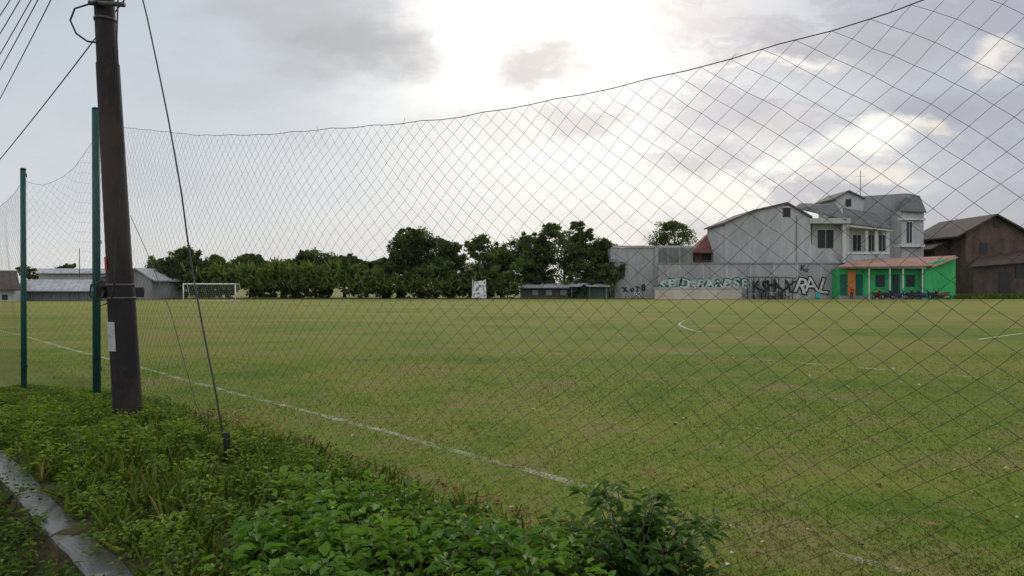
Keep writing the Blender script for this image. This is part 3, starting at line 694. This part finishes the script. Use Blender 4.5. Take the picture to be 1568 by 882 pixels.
for i in range(6):
    tube('brace',[P(1464-2+i*.25,372-i*6,150),P(1464+2-i*.25,366-i*6,150)],.04,steel_m,h,4)
h=empty('dugout_shed')
rect('wall',797,440,870,459,96,2,stucco('shed_dark',(.06,.065,.06),.3),h)
roof('roof',[P(793,440,95),P(872,440,95),P(868,433,99),P(797,433,99)],.1,conc,h)
for x in (815,836,858): rect('sign_patch',x,444,x+9,452,95.9,.08,conc,h)
rect('wall_b',846,438,932,459,97.5,2,stucco('shed_green',(.06,.09,.075),.3),h)
roof('roof_b',[P(843,438,96.5),P(934,438,96.5),P(925,427,101),P(868,428,101)],.1,rt_tin,h)
for x in (850,875,902,928): rect('post',x,438,x+1.0,459,96.7,.12,conc,h)
h=empty('banner_board')
bm_,nt,out=newmat('banner_print'); n=noise(nt,1.3,3,.6,dist=1.5); principled(nt,out,mixc(nt,mrange(nt,n,.52,.58,0,1),(.58,.59,.59),(.12,.16,.16)),.7)
prism('panel',[(722,457),(745,457),(744,429),(726,431)],94,.05,bm_,h)
for x in (723,744): tube('prop',[P(x,459,94.1),P(x+(1 if x<730 else -.5),428,94.1)],.05,frame,h,5)
tube('strut',[(P(733,0,94)[0],94.1,2),(P(733,0,94)[0],95.6,0)],.04,frame,h,5)
h=empty('long_tin_roof_shed')
bluew=stucco('bluegrey_wall',(.13,.15,.17),.25)
rect('wall',20,444,150,471,84,6,bluew,h)
roof('roof',[P(24,445,83.3),P(150,445,83.3),P(146,428,88),P(34,428,88)],.1,rt_tin,h)
for x in range(34,150,14): rect('pilaster',x,446,x+1.3,471,83.9,.12,conc,h)
h=empty('white_walled_house')
rect('wall',-30,441,23,472,82,6,white,h); roof('roof',[P(-40,443,81),P(32,443,81),P(26,414,87),P(-30,414,87)],.15,rt_brown,h); rect('window',3,451,11,459,81.9,.12,dark,h)
h=empty('gable_warehouse')
prism('wall',[(150,466),(150,424),(205,412),(233,428),(233,466)],90,9,stucco('warehouse',(.22,.23,.23),.3),h)
rslab('roof_l',(146,425),(206,410),89.5,100,.15,rt_tin,h); rslab('roof_r',(206,410),(237,429),89.5,100,.15,rt_tin,h)
rect('dark_band',152,430,200,446,89.9,.12,rt_brown,h); rect('plinth',150,455,233,466,89.85,.1,conc,h); rect('door',205,440,220,463,89.9,.1,dark,h)
h=empty('distant_shed'); rect('wall',60,417,190,432,120,5,stucco('far_wall',(.36,.36,.37),.2),h); roof('roof',[P(55,418,119),P(195,418,119),P(190,411,124),P(60,411,124)],.1,rt_tin,h)
tube('flag_pole',[P(122,425,100),P(122,380,100)],.05,steel_m,h,5)
h=empty('distant_white_house'); prism('wall',[(565,415),(565,402),(583,396),(600,402),(600,415)],125,5,white,h); rslab('roof',(562,403),(583,395),124.5,131,.1,rt_tin,h); rslab('roof_r',(583,395),(603,403),124.5,131,.1,rt_tin,h)

# ------------------------------------------------------------ goal
g=empty('football_goal'); gp=stucco('goal_white',(.66,.66,.64),.1)
Yg=82; xl,xr=P(281,0,Yg)[0],P(362,0,Yg)[0]; zt=2.1
tube('post_l',[(xl,Yg,0),(xl,Yg,zt)],.07,gp,g,8); tube('post_r',[(xr,Yg-.3,0),(xr,Yg-.3,zt)],.07,gp,g,8); tube('bar',[(xl-.06,Yg,zt),(xr+.06,Yg-.3,zt)],.07,gp,g,8)
for x in (xl,xr): tube('stay',[(x,Yg,zt),(x,Yg+.9,zt),(x,Yg+1.9,0)],.035,gp,g,6)
tube('back_bar',[(xl,Yg+.9,zt),(xr,Yg+.9,zt)],.03,gp,g,6); tube('ground_bar',[(xl,Yg+1.9,.03),(xr,Yg+1.9,.03)],.03,gp,g,6)
for i in range(1,24):
    x=xl+(xr-xl)*i/24; tube('net_cord',[(x,Yg,zt),(x,Yg+.9,zt-.03),(x,Yg+1.9,.03)],.006,gp,g,3)
for i in range(1,9):
    s=i/9; y_=Yg+.9+s; z_=zt*(1-s); tube('net_cord',[(xl,y_,z_),(xr,y_,z_)],.006,gp,g,3)
    tube('net_cord',[(xl,Yg,zt*(1-s)),(xl,Yg+.9+s*1.0,zt*(1-s))],.006,gp,g,3)

# ------------------------------------------------------------ motorcycles
rub=metalmat('rubber',(.015,.015,.015),(.03,.03,.03),.8); chrome=metalmat('chrome',(.4,.4,.4),(.2,.2,.2),.3,.8)
def moto(x,y,rz,col):
    e=empty('parked_motorcycle'); e.location=(x,y,0); e.rotation_euler=(0,.0,rz); e.scale=(1.2,1.2,1.2)
    paint=metalmat('moto_paint',col,tuple(c*.6 for c in col),.3)
    for wx in (-.62,.62):
        pts=[(wx+.25*math.cos(a),0,.28+.25*math.sin(a)) for a in np.linspace(0,2*math.pi,17)]
        tube('tyre',pts,.045,rub,e,6); tube('hub',[(wx,-.05,.28),(wx,.05,.28)],.09,chrome,e,10)
    def side(name,poly,w,mat):
        n=len(poly); v=[(a,-w/2,b) for a,b in poly]+[(a,w/2,b) for a,b in poly]
        pymesh(name,v,[list(range(n)),list(range(2*n-1,n-1,-1))]+[[i,i+n,(i+1)%n+n,(i+1)%n] for i in range(n)],mat,e)
    side('engine',[(-.3,.2),(.22,.2),(.3,.45),(-.25,.5)],.24,rub)
    side('body',[(-.85,.68),(-.3,.42),(.15,.42),(.42,.62),(.38,.8),(.1,.66),(-.3,.72)],.2,paint)
    side('seat',[(-.8,.72),(-.3,.73),(.12,.68),(.1,.76),(-.3,.82),(-.82,.82)],.24,rub)
    side('front_cowl',[(.38,.5),(.5,.5),(.48,.98),(.34,1.0)],.24,paint)
    side('front_mudguard',[(.4,.5),(.62,.58),(.85,.5),(.8,.58),(.62,.64),(.42,.58)],.12,paint)
    tube('fork',[(.62,0,.28),(.42,0,1.0)],.035,chrome,e,6); tube('handlebar',[(.32,-.34,1.04),(.42,0,1.0),(.32,.34,1.04)],.02,rub,e,6)
    for s in (-1,1): tube('mirror_stalk',[(.38,s*.25,1.02),(.40,s*.30,1.2)],.012,rub,e,4); boxw('mirror',(.40,s*.31,1.22),(.02,.11,.07),rub,e)
    boxw('headlamp',(.5,0,.92),(.06,.16,.12),chrome,e); tube('exhaust',[(-.1,.14,.25),(-.75,.15,.35)],.045,chrome,e,6)
for px,rz,c in ((1341,.5,(.20,.02,.02)),(1356,.3,(.02,.02,.03)),(1374,-.4,(.02,.04,.16)),(1388,.6,(.03,.03,.03)),(1400,.2,(.02,.03,.05)),(1412,-.3,(.03,.05,.2)),(1426,.4,(.02,.02,.02)),(1437,2.6,(.2,.04,.03))):
    moto(P(px,0,93)[0],92.5+random.uniform(-.3,.3),rz,c)

# ------------------------------------------------------------ people by the shelter / clubhouse
def person(x,y,rz,shirt,trouser,seated=False):
    m,nt,out=newmat('clothes_and_skin'); tc=nt.nodes.new('ShaderNodeTexCoord'); s=nt.nodes.new('ShaderNodeSeparateXYZ'); nt.links.new(tc.outputs['Object'],s.inputs[0])
    hip=.50 if seated else .90; sk_=(.22,.12,.08)
    f=mrange(nt,s.outputs[2],0,2,0,1,False)
    c=ramp(nt,f,[(0,(.03,.025,.02)),(.04,trouser),((hip+.04)/2,shirt),((hip+.54)/2,sk_),((hip+.73)/2,(.012,.01,.01))],'CONSTANT')
    principled(nt,out,c,.85,spec=.1)
    if seated: leg=lambda s_:[(s_*.10,0,.50,.10),(s_*.13,.42,.50,.075),(s_*.13,.44,.27,.055),(s_*.13,.44,.06,.04),(s_*.13,.57,.03,.035)]
    else: leg=lambda s_:[(s_*.09,0,.86,.095),(s_*.11,.02,.48,.07),(s_*.12,0,.25,.055),(s_*.12,0,.07,.04),(s_*.13,.14,.035,.035)]
    b=hip
    vs=[(0,0,b,.13),(0,.0,b+.22,.12),(0,0,b+.44,.13),(0,0,b+.53,.055),(0,.01,b+.60,.06),(0,.01,b+.69,.095),(0,0,b+.78,.07)]
    ed=[(i,i+1) for i in range(6)]
    for s_ in (-1,1):
        n0=len(vs); vs+=leg(s_); ed.append((0,n0)); ed+=[(n0+i,n0+i+1) for i in range(4)]
        n0=len(vs); vs+=[(s_*.19,0,b+.44,.06),(s_*.24,-.02,b+.18,.045),(s_*.22,.16 if seated else .05,b-.02,.035),(s_*.21,.22 if seated else .08,b-.10,.03)]
        ed.append((2,n0)); ed+=[(n0+i,n0+i+1) for i in range(3)]
    me=bpy.data.meshes.new('person'); me.from_pydata([q[:3] for q in vs],ed,[]); me.materials.append(m)
    o=link(bpy.data.objects.new('person',me)); o.location=(x,y,0); o.rotation_euler=(0,0,rz)
    o.modifiers.new('skin','SKIN')
    if not me.skin_vertices:
        bpy.context.view_layer.objects.active=o
        try: bpy.ops.mesh.customdata_skin_add()
        except Exception: pass
    if me.skin_vertices:
        for i,q in enumerate(vs): me.skin_vertices[0].data[i].radius=(q[3],q[3])
        me.skin_vertices[0].data[0].use_root=True
    sm=o.modifiers.new('sub','SUBSURF'); sm.levels=1; sm.render_levels=2
for px,Yp,rz,sh,tr,st in ((1166,93.85,math.pi,(.05,.06,.10),(.03,.03,.04),True),(1181,93.85,math.pi+.3,(.30,.28,.26),(.03,.03,.05),True),(1196,93.85,math.pi-.2,(.04,.04,.04),(.06,.05,.04),True),(1304,94.3,2.8,(.25,.05,.04),(.03,.03,.04),False)):
    person(P(px,0,Yp)[0],Yp,rz,sh,tr,st)
